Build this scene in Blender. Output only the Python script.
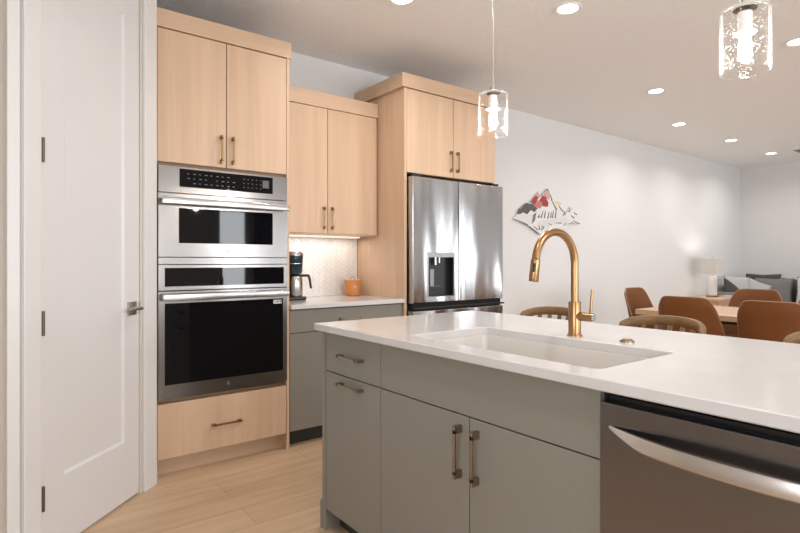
import bpy, bmesh, math, random
from mathutils import Vector, Matrix, noise
random.seed(7)
for o in list(bpy.data.objects): bpy.data.objects.remove(o)
sc = bpy.context.scene
C = bpy.context.collection
PI = math.pi

# ------------------------------------------------------------------ camera
cam_d = bpy.data.cameras.new('camera'); cam = bpy.data.objects.new('camera', cam_d); C.objects.link(cam)
cam_d.sensor_width = 36; cam_d.lens = 36*532.5/800; cam_d.shift_y = -5.5/800
cam_d.clip_start = 0.02; cam_d.clip_end = 200
cam.location = (0, 0, 1.18); cam.rotation_euler = (PI/2, 0, -math.radians(37.5))
sc.camera = cam

# ------------------------------------------------------------------ world, daylight, exposure
w = bpy.data.worlds.new('world'); sc.world = w; w.use_nodes = True
bg = w.node_tree.nodes['Background']; bg.inputs[0].default_value = (0.80, 0.88, 1.0, 1); bg.inputs[1].default_value = 1.6
vs = sc.view_settings; vs.view_transform = 'Standard'; vs.look = 'None'; vs.gamma = 1; vs.use_curve_mapping = False
vs.exposure = -0.20
def area(name, loc, rot, sx, sy, power, col, shape='RECTANGLE', spread=180):
    l = bpy.data.lights.new(name, 'AREA'); l.shape = shape; l.size = sx
    if shape in ('RECTANGLE', 'ELLIPSE'): l.size_y = sy
    l.energy = power; l.color = col; l.spread = math.radians(spread)
    o = bpy.data.objects.new(name, l); C.objects.link(o); o.location = loc; o.rotation_euler = rot
    return o
# daylight through glazed openings opposite the cabinets; rear and left panels added to brighten the kitchen
area('daylight_patio_door', (3.57, -3.72, 1.1), (PI/2, 0, 0), 0.5, 2.1, 60, (0.93, 0.97, 1))
area('daylight_dining_window', (6.0, -3.74, 1.35), (PI/2+0.3, 0, 0), 1.7, 1.5, 90, (0.93, 0.97, 1))
area('daylight_living_window', (8.7, -3.74, 1.35), (PI/2+0.3, 0, 0), 1.9, 1.5, 80, (0.92, 0.96, 1))
area('added_daylight_rear', (0.85, -3.74, 1.4), (PI/2+0.3, 0, 0), 1.9, 1.5, 120, (0.96, 0.98, 1.0))  # unseen source, added to brighten the pantry door and ovens
area('added_daylight_left', (-2.44, -0.9, 1.4), (PI/2+0.35, 0, -PI/2), 2.4, 1.5, 85, (0.96, 0.98, 1.0))  # unseen source, added to light the island front

# ------------------------------------------------------------------ materials
def mat(name, col, rough=0.5, metal=0.0, **k):
    m = bpy.data.materials.new(name); m.use_nodes = True
    b = m.node_tree.nodes['Principled BSDF']
    b.inputs['Base Color'].default_value = (*col, 1); b.inputs['Roughness'].default_value = rough
    b.inputs['Metallic'].default_value = metal
    for kk, v in k.items(): b.inputs[kk.replace('_', ' ')].default_value = v
    return m
def nd(m, t, **k):
    n = m.node_tree.nodes.new(t)
    for a, v in k.items(): setattr(n, a, v)
    return n
def lk(m, a, b): m.node_tree.links.new(a, b)
def coords(m, scale, rnd=True, rot=(0, 0, 0)):
    tc = nd(m, 'ShaderNodeTexCoord'); mp = nd(m, 'ShaderNodeMapping')
    mp.inputs['Scale'].default_value = scale; mp.inputs['Rotation'].default_value = rot
    if rnd:
        oi = nd(m, 'ShaderNodeObjectInfo'); mu = nd(m, 'ShaderNodeMath', operation='MULTIPLY'); mu.inputs[1].default_value = 13
        lk(m, oi.outputs['Random'], mu.inputs[0])
        ad = nd(m, 'ShaderNodeVectorMath', operation='ADD'); lk(m, tc.outputs['Object'], ad.inputs[0]); lk(m, mu.outputs[0], ad.inputs[1])
        lk(m, ad.outputs[0], mp.inputs[0])
    else: lk(m, tc.outputs['Object'], mp.inputs[0])
    return mp
def ramp(m, fac, stops):
    r = nd(m, 'ShaderNodeValToRGB'); e = r.color_ramp.elements
    while len(e) < len(stops): e.new(0.5)
    for i, (p, c) in enumerate(stops): e[i].position = p; e[i].color = (*c, 1)
    lk(m, fac, r.inputs[0]); return r
def bump(m, h, strength, dist=0.002):
    b = nd(m, 'ShaderNodeBump'); b.inputs['Strength'].default_value = strength; b.inputs['Distance'].default_value = dist
    lk(m, h, b.inputs['Height']); lk(m, b.outputs[0], m.node_tree.nodes['Principled BSDF'].inputs['Normal'])
def noise_t(m, mp, scale=1, detail=4, rough=0.55, dist=0):
    n = nd(m, 'ShaderNodeTexNoise'); n.inputs['Scale'].default_value = scale; n.inputs['Detail'].default_value = detail
    n.inputs['Roughness'].default_value = rough; n.inputs['Distortion'].default_value = dist
    lk(m, mp.outputs[0], n.inputs['Vector']); return n
def wood(name, light, dark, scale=(28, 28, 1.1), rough=0.42, contrast=0.5, spec=0.5):
    m = mat(name, light, rough); b = m.node_tree.nodes['Principled BSDF']
    mp = coords(m, scale); n1 = noise_t(m, mp, 1, 5, 0.6, 0.4)
    mp2 = coords(m, tuple(s*0.22 for s in scale)); n2 = noise_t(m, mp2, 1, 2, 0.5)
    mx = nd(m, 'ShaderNodeMath', operation='ADD'); lk(m, n1.outputs[0], mx.inputs[0]); lk(m, n2.outputs[0], mx.inputs[1])
    hf = nd(m, 'ShaderNodeMath', operation='MULTIPLY'); hf.inputs[1].default_value = 0.5; lk(m, mx.outputs[0], hf.inputs[0])
    r = ramp(m, hf.outputs[0], [(0.5-contrast*0.4, dark), (0.5+contrast*0.3, light)])
    lk(m, r.outputs[0], b.inputs['Base Color']); bump(m, n1.outputs[0], 0.08, 0.001)
    return m
def steel(name, col, rough, horizontal=True, wav=0.0):
    m = mat(name, col, rough, 1.0)
    if wav:
        mp2 = coords(m, (4.2, 4.2, 0.7)); n2 = noise_t(m, mp2, 1, 1, 0.4)
        bump(m, n2.outputs[0], 1.0, wav)
    return m
def glass_thin(name, tint=(1, 1, 1), seeds=False, rim=0.85):
    m = bpy.data.materials.new(name); m.use_nodes = True; nt = m.node_tree; nt.nodes.remove(nt.nodes['Principled BSDF'])
    out = nt.nodes['Material Output']; tr = nd(m, 'ShaderNodeBsdfTransparent'); tr.inputs[0].default_value = (*tint, 1)
    gl = nd(m, 'ShaderNodeBsdfGlossy'); gl.inputs['Roughness'].default_value = 0.06
    lw = nd(m, 'ShaderNodeLayerWeight'); lw.inputs[0].default_value = 0.35
    mx = nd(m, 'ShaderNodeMixShader'); fac = lw.outputs['Fresnel']
    if seeds:
        lw.inputs[0].default_value = 0.04
        sg = gl; tl = nd(m, 'ShaderNodeBsdfTranslucent'); df = nd(m, 'ShaderNodeBsdfDiffuse'); a1 = nd(m, 'ShaderNodeAddShader')
        gl2 = nd(m, 'ShaderNodeMixShader'); gl2.inputs[0].default_value = 0.8
        lk(m, sg.outputs[0], gl2.inputs[1]); lk(m, tl.outputs[0], gl2.inputs[2]); gl = gl2
        mp = coords(m, (1, 1, 1), False); v = nd(m, 'ShaderNodeTexVoronoi'); v.inputs['Scale'].default_value = 140
        lk(m, mp.outputs[0], v.inputs['Vector'])
        lt = nd(m, 'ShaderNodeMath', operation='LESS_THAN'); lt.inputs[1].default_value = 0.24; lk(m, v.outputs['Distance'], lt.inputs[0])
        n = noise_t(m, mp, 30, 2); gt = nd(m, 'ShaderNodeMath', operation='GREATER_THAN'); gt.inputs[1].default_value = 0.5; lk(m, n.outputs[0], gt.inputs[0])
        mu = nd(m, 'ShaderNodeMath', operation='MULTIPLY'); lk(m, lt.outputs[0], mu.inputs[0]); lk(m, gt.outputs[0], mu.inputs[1])
        m5 = nd(m, 'ShaderNodeMath', operation='MULTIPLY'); m5.inputs[1].default_value = 0.45; lk(m, mu.outputs[0], m5.inputs[0])
        mxx = nd(m, 'ShaderNodeMath', operation='MAXIMUM'); lk(m, fac, mxx.inputs[0]); lk(m, m5.outputs[0], mxx.inputs[1]); fac = mxx.outputs[0]
    lk(m, fac, mx.inputs[0]); lk(m, tr.outputs[0], mx.inputs[1]); lk(m, gl.outputs[0], mx.inputs[2]); lk(m, mx.outputs[0], out.inputs[0])
    return m
def glow(name, col, strength):
    return mat(name, (0.8, 0.8, 0.8), 0.4, Emission_Color=(*col, 1), Emission_Strength=strength)
def paint(name, col, rough=0.5, tex=0.0, scale=60):
    m = mat(name, col, rough)
    if tex:
        mp = coords(m, (1, 1, 1), False); n = noise_t(m, mp, scale, 3); bump(m, n.outputs[0], tex, 0.002)
    return m

M = {}
M['wall'] = paint('wall_paint', (0.725, 0.72, 0.718), 0.6, 0.12, 90)
M['wall_beige'] = paint('beige_wall_paint', (0.58, 0.53, 0.46), 0.6)
M['trimw'] = paint('white_trim_paint', (0.76, 0.755, 0.755), 0.38)
M['door'] = paint('white_door_paint', (0.74, 0.735, 0.745), 0.36)
# knock-down textured ceiling
m = paint('ceiling_paint', (0.87, 0.87, 0.875), 0.65); mp = coords(m, (1, 1, 1), False)
n = noise_t(m, mp, 16, 5, 0.65, 1.5); r = ramp(m, n.outputs[0], [(0.46, (0, 0, 0)), (0.56, (1, 1, 1))]); bump(m, r.outputs[0], 0.4, 0.004); M['ceiling'] = m
M['wood'] = wood('pale_maple_veneer', (0.67, 0.475, 0.33), (0.565, 0.385, 0.25), contrast=0.42)
M['woodh'] = wood('pale_maple_veneer_lengthwise', (0.65, 0.46, 0.32), (0.555, 0.38, 0.25), scale=(1.1, 28, 28), contrast=0.42)
M['gray'] = mat('grey_green_cabinet_paint', (0.235, 0.223, 0.190), 0.42)
M['gap_shade'] = mat('cabinet_board_gap_shade', (0.035, 0.032, 0.028), 0.6)  # near black: door gap shade put into the board colour
M['carc'] = mat('maple_carcass_gap_shade', (0.30, 0.19, 0.11), 0.6)  # maple darkened behind the doors, gap shade painted in
# quartz
m = mat('white_quartz', (0.80, 0.77, 0.75), 0.13); mp = coords(m, (1, 1, 1), False); n = noise_t(m, mp, 5, 6, 0.7)
r = ramp(m, n.outputs[0], [(0.3, (0.60, 0.585, 0.58)), (0.7, (0.64, 0.625, 0.62))]); lk(m, r.outputs[0], m.node_tree.nodes['Principled BSDF'].inputs['Base Color']); M['quartz'] = m
M['sink'] = mat('white_composite_sink', (0.66, 0.63, 0.595), 0.3)
M['steel'] = steel('brushed_stainless_steel', (0.32, 0.305, 0.295), 0.22)
M['steel_fridge'] = steel('brushed_fridge_steel', (0.52, 0.52, 0.525), 0.20, True, 0.06)
M['steel_dw'] = steel('dishwasher_steel', (0.225, 0.225, 0.24), 0.22)
M['steel_bright'] = steel('polished_steel_handle', (0.46, 0.445, 0.43), 0.27)
M['black_glass'] = mat('black_oven_glass', (0.004, 0.004, 0.005), 0.03, IOR=1.38)
M['black'] = mat('black_plastic', (0.012, 0.012, 0.013), 0.35)
M['darkgap'] = mat('dark_recess', (0.006, 0.006, 0.006), 0.8)
M['brass'] = mat('satin_brass_pull', (0.36, 0.255, 0.13), 0.32, 1.0)
M['bronze'] = mat('champagne_bronze_pull', (0.34, 0.28, 0.22), 0.3, 1.0)
M['gold'] = mat('brushed_gold_faucet', (0.37, 0.215, 0.105), 0.29, 1.0)
M['nickel'] = mat('satin_nickel', (0.55, 0.53, 0.50), 0.28, 1.0)
M['darksteel'] = mat('dark_hinge_metal', (0.16, 0.145, 0.13), 0.4, 1.0)
M['tile'] = mat('white_gloss_tile', (0.78, 0.74, 0.70), 0.16)
M['grout'] = mat('pale_grout', (0.66, 0.62, 0.58), 0.8)
M['leather'] = mat('tan_leather', (0.17, 0.058, 0.014), 0.55, Specular_IOR_Level=0.3)
M['leather_in'] = mat('tan_leather_inner', (0.33, 0.12, 0.055), 0.42)
M['piping'] = mat('pale_seam_piping', (0.36, 0.20, 0.11), 0.5)
M['oak'] = wood('honey_oak', (0.27, 0.155, 0.062), (0.14, 0.075, 0.03), scale=(16, 16, 16), contrast=0.5)
M['tabletop'] = wood('light_table_oak', (0.62, 0.43, 0.29), (0.50, 0.32, 0.19), scale=(26, 1.2, 26))
M['darkwood'] = mat('dark_metal_leg', (0.03, 0.025, 0.022), 0.45)
M['sofa'] = paint('grey_sofa_fabric', (0.20, 0.19, 0.18), 0.9, 0.3, 400)
M['p_dark'] = paint('charcoal_cushion_fabric', (0.075, 0.07, 0.068), 0.9, 0.3, 400)
M['p_gray'] = paint('grey_green_cushion_fabric', (0.19, 0.19, 0.175), 0.85, 0.3, 400)
M['p_light'] = paint('pale_grey_cushion_fabric', (0.46, 0.45, 0.44), 0.9, 0.3, 400)
M['p_white'] = paint('white_cushion_fabric', (0.75, 0.72, 0.70), 0.9, 0.3, 400)
M['shade'] = mat('linen_lampshade', (0.64, 0.61, 0.56), 0.8, Transmission_Weight=0.0)
M['shade_trim'] = mat('white_shade_trim', (0.8, 0.79, 0.77), 0.7)
M['ceramic'] = mat('white_glazed_ceramic', (0.74, 0.74, 0.72), 0.15)
M['orange'] = mat('terracotta_orange_glaze', (0.52, 0.20, 0.055), 0.4)
M['teal_black'] = mat('dark_teal_plastic', (0.012, 0.03, 0.04), 0.12)
M['glass'] = glass_thin('window_glass')
M['seed_glass'] = glass_thin('clear_seeded_glass', seeds=True)
M['bulb'] = glow('lit_bulb', (1.0, 0.90, 0.76), 28)
M['can'] = glow('lit_downlight_lens', (1.0, 0.93, 0.83), 14)
M['mark'] = mat('pale_panel_marking', (0.22, 0.24, 0.28), 0.5)
M['art_silver'] = steel('brushed_art_steel', (0.80, 0.79, 0.78), 0.42, False)
M['art_silver'].node_tree.nodes['Principled BSDF'].inputs['Metallic'].default_value = 0.25
M['art_red'] = mat('red_tinted_metal', (0.42, 0.075, 0.075), 0.4, 0.5)
M['art_pink'] = mat('pink_tinted_metal', (0.72, 0.40, 0.38), 0.4, 0.4)
M['art_dark'] = mat('dark_heat_tinted_metal', (0.13, 0.125, 0.125), 0.4, 0.5)
M['art_white'] = mat('white_snow_metal', (0.74, 0.73, 0.72), 0.4, 0.3)
M['art_sand'] = mat('sand_tinted_metal', (0.80, 0.60, 0.42), 0.4, 0.3)
M['curtain'] = paint('charcoal_blue_curtain', (0.03, 0.045, 0.055), 0.9)
M['snow'] = mat('pale_outdoor_ground', (0.6, 0.62, 0.65), 0.9)
# floor planks run along x
m = mat('oak_plank_floor', (0.55, 0.37, 0.23), 0.36); b = m.node_tree.nodes['Principled BSDF']
mp = coords(m, (1, 1, 1), False); br = nd(m, 'ShaderNodeTexBrick'); br.offset = 0.37
for k, v in (('Scale', 1.0), ('Brick Width', 1.5), ('Row Height', 0.19), ('Mortar Size', 0.0012), ('Mortar Smooth', 0.3), ('Bias', 0.0)): br.inputs[k].default_value = v
br.inputs['Color1'].default_value = (0.62, 0.44, 0.285, 1); br.inputs['Color2'].default_value = (0.55, 0.375, 0.235, 1); br.inputs['Mortar'].default_value = (0.30, 0.18, 0.10, 1)
lk(m, mp.outputs[0], br.inputs['Vector'])
mp2 = coords(m, (1.6, 16, 1), False); n = noise_t(m, mp2, 1.0, 4, 0.55, 0.3); r = ramp(m, n.outputs[0], [(0.30, (0.84, 0.83, 0.81)), (0.68, (1.08, 1.08, 1.08))])
mx = nd(m, 'ShaderNodeMix', data_type='RGBA', blend_type='MULTIPLY'); mx.inputs[0].default_value = 1
lk(m, br.outputs['Color'], mx.inputs[6]); lk(m, r.outputs[0], mx.inputs[7]); lk(m, mx.outputs[2], b.inputs['Base Color']); bump(m, n.outputs[0], 0.05, 0.001); M['floor'] = m

# ------------------------------------------------------------------ mesh helpers
ORG = {}
def bx(bm, x0, y0, z0, x1, y1, z1, b=0.0, seg=2):
    x0, x1 = sorted((x0, x1)); y0, y1 = sorted((y0, y1)); z0, z1 = sorted((z0, z1))
    vs_ = [bm.verts.new(p) for p in ((x0,y0,z0),(x1,y0,z0),(x1,y1,z0),(x0,y1,z0),(x0,y0,z1),(x1,y0,z1),(x1,y1,z1),(x0,y1,z1))]
    fs = [bm.faces.new([vs_[i] for i in q]) for q in ((0,3,2,1),(4,5,6,7),(0,1,5,4),(1,2,6,5),(2,3,7,6),(3,0,4,7))]
    if b > 0:
        es = list({e for f in fs for e in f.edges})
        bmesh.ops.bevel(bm, geom=es, offset=b, segments=seg, affect='EDGES', profile=0.5)
    return bm
def B(*a, b=0.0, seg=2): return bx(bmesh.new(), *a, b=b, seg=seg)
def tube(bm, pts, r, seg=14, cap=True):
    pts = [Vector(p) for p in pts]; n = len(pts); rs = r if isinstance(r, (list, tuple)) else [r]*n
    rings = []; up = None
    for i, p in enumerate(pts):
        t = (pts[min(i+1, n-1)]-pts[max(i-1, 0)]).normalized()
        if up is None: up = Vector((0, 0, 1)) if abs(t.z) < 0.9 else Vector((1, 0, 0))
        s = t.cross(up)
        if s.length < 1e-4: s = t.cross(Vector((0, 1, 0)))
        s.normalize(); up = s.cross(t).normalized()
        rings.append([bm.verts.new(p+(s*math.cos(2*PI*k/seg)+up*math.sin(2*PI*k/seg))*rs[i]) for k in range(seg)])
    for a, c in zip(rings, rings[1:]):
        for k in range(seg): bm.faces.new((a[k], a[(k+1) % seg], c[(k+1) % seg], c[k]))
    if cap:
        bm.faces.new(rings[0][::-1]); bm.faces.new(rings[-1])
    return bm
def lathe(bm, prof, c=(0, 0, 0), seg=32, close=False):
    c = Vector(c); rings = []
    for r, z in prof:
        if r < 1e-6: rings.append([bm.verts.new(c+Vector((0, 0, z)))])
        else: rings.append([bm.verts.new(c+Vector((r*math.cos(2*PI*k/seg), r*math.sin(2*PI*k/seg), z))) for k in range(seg)])
    prs = list(zip(rings, rings[1:]))
    if close: prs.append((rings[-1], rings[0]))
    for a, d in prs:
        for k in range(seg):
            q = [a[k % len(a)], a[(k+1) % len(a)], d[(k+1) % len(d)], d[k % len(d)]]
            u = []
            for v in q:
                if v not in u: u.append(v)
            if len(u) > 2:
                try: bm.faces.new(u)
                except ValueError: pass
    return bm
def obj(name, bm, m, parent=None, smooth=None, **p):
    me = bpy.data.meshes.new(name); bmesh.ops.recalc_face_normals(bm, faces=bm.faces)
    org = ORG.get(parent, Vector((0, 0, 0)))
    if org.length: bmesh.ops.translate(bm, verts=bm.verts, vec=-org)
    bm.to_mesh(me); bm.free(); me.materials.append(m)
    if smooth:
        me.shade_smooth()
        if smooth != 'all':
            try: me.set_sharp_from_angle(angle=math.radians(smooth))
            except Exception: pass
    o = bpy.data.objects.new(name, me); C.objects.link(o)
    if parent is not None: o.parent = parent
    ORG[o] = org
    for k, v in p.items(): o[k] = v
    return o
def tag(o, label, cat, group=None):
    o['label'] = label; o['category'] = cat
    if group: o['group'] = group
    return o
def thing(name, label, cat, loc=(0, 0, 0), group=None):
    """an Empty at the thing's base; its parts are written in world coordinates"""
    o = bpy.data.objects.new(name, None); C.objects.link(o); o.location = loc; o.empty_display_size = 0.1
    ORG[o] = Vector(loc); return tag(o, label, cat, group)
def struct(name, bm, m, parent=None, smooth=None):
    o = obj(name, bm, m, parent, smooth)
    if parent is None: o['kind'] = 'structure'
    return o
def copy_tree(o, parent=None):
    c = o.copy(); C.objects.link(c)
    if parent is not None: c.parent = parent
    for ch in list(o.children): copy_tree(ch, c)
    return c
def dup(root, loc, rotz, label):
    c = copy_tree(root); c.location = loc; c.rotation_euler = (0, 0, rotz); c['label'] = label; return c

# ------------------------------------------------------------------ room shell
X0, X1, Y0, Y1, H = -2.3, 10.2, -3.6, 3.70, 2.765
struct('floor', B(X0-0.2, Y0-0.2, -0.1, X1+0.2, Y1+0.2, 0.0), M['floor'])
struct('ceiling', B(X0-0.2, Y0-0.2, H, X1+0.2, Y1+0.2, H+0.1), M['ceiling'])
struct('wall_back', B(0.70, Y1, 0, X1+0.15, Y1+0.12, H), M['wall'])
struct('wall_far', B(X1, Y0, 0, X1+0.12, Y1, H), M['wall'])
def wall_open(axis, c0, c1, a0, a1, ops):
    """a wall with rectangular openings [(a0,a1,z0,z1)] along its length"""
    bm = bmesh.new(); a = a0
    def q(p0, p1, z0, z1):
        if p1-p0 < 1e-4 or z1-z0 < 1e-4: return
        bx(bm, p0, c0, z0, p1, c1, z1) if axis == 'x' else bx(bm, c0, p0, z0, c1, p1, z1)
    for o0, o1, z0, z1 in ops:
        q(a, o0, 0, H); q(o0, o1, 0, z0); q(o0, o1, z1, H); a = o1
    q(a, a1, 0, H); return bm
struct('wall_front', wall_open('x', Y0-0.12, Y0, X0, X1, [(-0.15, 1.85, 0.7, 2.2), (3.28, 3.86, 0.03, 2.15), (5.15, 6.85, 0.7, 2.2), (7.75, 9.65, 0.7, 2.2)]), M['wall'])
struct('wall_left', wall_open('y', X0-0.12, X0, Y0, 2.44, [(-2.1, 0.3, 0.9, 2.2)]), M['wall'])
struct('wall_hall', B(X0, 2.44, 0, 0.075, 2.56, H), M['wall_beige'])
def window(i, axis, c, a0, a1, z0, z1, nv):
    fr = bmesh.new(); t = 0.05
    def q(bm, p0, p1, q0, q1, d=0.03):
        bx(bm, p0, c-d, q0, p1, c+d, q1, 0.004) if axis == 'x' else bx(bm, c-d, p0, q0, c+d, p1, q1, 0.004)
    q(fr, a0, a1, z0, z0+t); q(fr, a0, a1, z1-t, z1); q(fr, a0, a0+t, z0+t, z1-t); q(fr, a1-t, a1, z0+t, z1-t)
    for k in range(1, nv): p = a0+(a1-a0)*k/nv; q(fr, p-0.02, p+0.02, z0+t, z1-t)
    f = struct('window_%d' % i, fr, M['trimw']); g = bmesh.new(); q(g, a0+t*0.8, a1-t*0.8, z0+t*0.8, z1-t*0.8, 0.003)
    obj('window_pane', g, M['glass'], f)
window(1, 'x', Y0-0.06, 3.28, 3.86, 0.03, 2.15, 1)
window(2, 'x', Y0-0.06, 5.15, 6.85, 0.7, 2.2, 2)
window(3, 'x', Y0-0.06, 7.75, 9.65, 0.7, 2.2, 2)
window(5, 'x', Y0-0.06, -0.15, 1.85, 0.7, 2.2, 2)  # unseen rear opening, added for light on the pantry door
window(4, 'y', X0-0.06, -2.1, 0.3, 0.9, 2.2, 2)  # unseen left opening, added for light on the island front
# baseboards
for nm, a in (('baseboard_back', (3.37, Y1-0.014, 0, X1, Y1, 0.13)), ('baseboard_far', (X1-0.014, Y0, 0, X1, Y1-0.014, 0.13)),
              ('baseboard_hall', (X0, 2.426, 0, 0.04, 2.44, 0.13))):
    struct(nm, B(*a, b=0.003), M['trimw'])

# angled pantry wall: local frame, s along the wall (to the right), n out of the wall towards the room
S2 = math.sqrt(0.5)
def pw(bm, c=2.345):
    """(s,n,z) -> world; s=0 at x=0 on the wall face plane y = x + c"""
    for v in bm.verts:
        s, n_, z = v.co; v.co = Vector((s*S2+n_*S2, c+s*S2-n_*S2, z))
    return bm
def PB(s0, n0, z0, s1, n1, z1, b=0.0): return B(s0, n0, z0, s1, n1, z1, b=b)
DL, DR, DH = 0.203, 0.838, 2.53          # door opening in s
bm = bmesh.new()
bx(bm, 0.095, -0.12, 0, DL-0.004, 0, H); bx(bm, DR+0.022, -0.12, 0, 0.99, 0, H); bx(bm, DL-0.004, -0.12, DH+0.004, DR+0.022, 0, H)
struct('wall_pantry', pw(bm), M['wall'])
struct('wall_return', B(0.60, 3.06, 0, 0.70, Y1, H), M['wall'])
# casing
bm = bmesh.new()
bx(bm, DL-0.083, 0, 0, DL-0.002, 0.018, DH+0.1, 0.003); bx(bm, DR+0.024, 0, 0, DR+0.118, 0.018, DH+0.1, 0.003); bx(bm, DL-0.002, 0, DH+0.006, DR+0.024, 0.018, DH+0.1, 0.003)
struct('trim_1', pw(bm), M['trimw'])
bm = bmesh.new(); bx(bm, DR+0.006, -0.10, 0, DR+0.0215, 0.004, DH+0.004, 0.002)
struct('trim_2', pw(bm), mat('warm_door_jamb_paint', (0.68, 0.63, 0.56), 0.5))
struct('baseboard_pantry', pw(B(DR+0.1185, 0, 0, DR+0.134, 0.014, 0.125, b=0.002)), M['trimw'])
struct('trim_3', B(0.044, 2.405, 0, 0.083, 2.44, H, b=0.003), M['trimw'])
# door slab with recessed panel
def frame_slab(s0, s1, z0, z1, n0, n1, st, tr, brl, rec):
    bm = bmesh.new(); inn = (s0+st+0.023, s1-st, z0+brl, z1-tr); r2 = 0.012
    def loop(a, n_): return [bm.verts.new((a[0], n_, a[2])), bm.verts.new((a[1], n_, a[2])), bm.verts.new((a[1], n_, a[3])), bm.verts.new((a[0], n_, a[3]))]
    o = loop((s0, s1, z0, z1), n1); i = loop(inn, n1); j = loop((inn[0]+r2, inn[1]-r2, inn[2]+r2, inn[3]-r2), n1-rec); k = loop((s0, s1, z0, z1), n0)
    for a, c in ((o, i), (i, j), (k, o)):
        for q in range(4): bm.faces.new((a[q], a[(q+1) % 4], c[(q+1) % 4], c[q]))
    bm.faces.new(j); bm.faces.new(k); return bm
d1 = struct('door_1', pw(frame_slab(DL, DR, 0.014, DH, -0.04, -0.002, 0.112, 0.15, 0.285, 0.009)), M['door'])
for z in (0.254, 0.937, 1.612, 2.285):
    bm = bmesh.new(); tube(bm, [(DL+0.009, 0.013, z-0.048), (DL+0.009, 0.013, z+0.048)], 0.0068, 10)
    bx(bm, DL+0.002, -0.003, z-0.045, DL+0.006, 0.012, z+0.045); obj('hinge', pw(bm), M['darksteel'], d1, 40)
bm = bmesh.new(); hz = 0.946; hs = DR-0.06
bx(bm, hs-0.033, -0.002, hz-0.033, hs+0.033, 0.006, hz+0.033, 0.002); obj('handle_plate', pw(bm), M['nickel'], d1, 40)
bm = bmesh.new(); tube(bm, [(hs, 0.004, hz), (hs, 0.05, hz)], 0.010); tube(bm, [(hs+0.012, 0.048, hz), (hs-0.05, 0.05, hz), (hs-0.115, 0.05, hz-0.006)], [0.0085, 0.008, 0.006], 12)
obj('door_lever', pw(bm), M['nickel'], d1, 40)
bm = bmesh.new(); bx(bm, DR-0.004, -0.003, hz-0.028, DR+0.012, 0.003, hz+0.03, 0.001); obj('latch_plate', pw(bm), M['nickel'], d1)

# ------------------------------------------------------------------ pulls
def pull_v(x, y, z0, z1, parent, m=None, axis='y', name='handle'):
    """vertical bar pull on a face; axis y: face at y looking to -y; axis x: face at x looking to -x"""
    bm = bmesh.new(); p = 0.032; w = 0.0055; e = 0.024; d = 0.006
    for a in (z0, z1-e): bx(bm, -w, 0.0, a, w, -p, a+e, 0.0008)
    bx(bm, -w, -p+d+0.001, z0+e*0.5, w, -p, z1-e*0.5, 0.0008)
    for v in bm.verts:
        c = v.co.copy(); v.co = Vector((x+c.x, y+c.y, c.z)) if axis == 'y' else Vector((x+c.y, y+c.x, c.z))
    return obj(name, bm, m or M['brass'], parent)
def pull_h(x, y, z, L, parent, m=None, axis='y', name='handle'):
    bm = bmesh.new(); p = 0.032; w = 0.0055; e = 0.024; d = 0.006
    for a in (-L/2, L/2-e): bx(bm, a, 0, -w, a+e, -p, w, 0.0008)
    bx(bm, -L/2+e*0.5, -p+d+0.001, -w, L/2-e*0.5, -p, w, 0.0008)
    for v in bm.verts:
        c = v.co.copy(); v.co = Vector((x+c.x, y+c.y, z+c.z)) if axis == 'y' else Vector((x+c.y, y+c.x, z+c.z))
    return obj(name, bm, m or M['brass'], parent)

# ------------------------------------------------------------------ oven tower cabinet
TF = 3.08
TX0, TX1 = 0.704, 1.486
t = thing('oven_cabinet', 'tall pale maple cabinet beside the pantry door that houses the ovens', 'cabinet', (1.095, 3.4, 0))
bm = bmesh.new()
bx(bm, TX0, TF, 0, TX0+0.006, 3.69, 2.55); bx(bm, TX1-0.018, TF, 0, TX1, 3.69, 2.55); bx(bm, TX0+0.006, 3.675, 0.1, TX1-0.018, 3.69, 2.55)
obj('side_panel', bm, M['wood'], t)
for z0, z1 in ((0.1, 0.118), (0.402, 0.42), (1.705, 1.723), (2.43, 2.55)): obj('shelf', B(TX0+0.006, TF+0.024, z0, TX1-0.018, 3.675, z1), M['carc'], t)
obj('crown_fascia', B(TX0, TF-0.006, 2.452, TX1+0.012, TF+0.02, 2.55, b=0.001), M['woodh'], t)
obj('toe_kick', B(TX0+0.006, 3.14, 0, TX1-0.018, 3.155, 0.098), M['woodh'], t)
g = 0.0022
for a, c, hx in ((TX0+0.008, 1.088-g, 1.088-0.034), (1.088+g, TX1-0.021, 1.088+0.034)):
    dd = obj('door', B(a, TF, 1.722, c, TF+0.019, 2.446, b=0.0012), M['wood'], t); pull_v(hx, TF, 1.742, 1.905, dd)
dd = obj('drawer', B(TX0+0.008, TF, 0.100, TX1-0.021, TF+0.019, 0.400, b=0.0012), M['wood'], t); pull_h(1.085, TF, 0.241, 0.175, dd)

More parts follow.
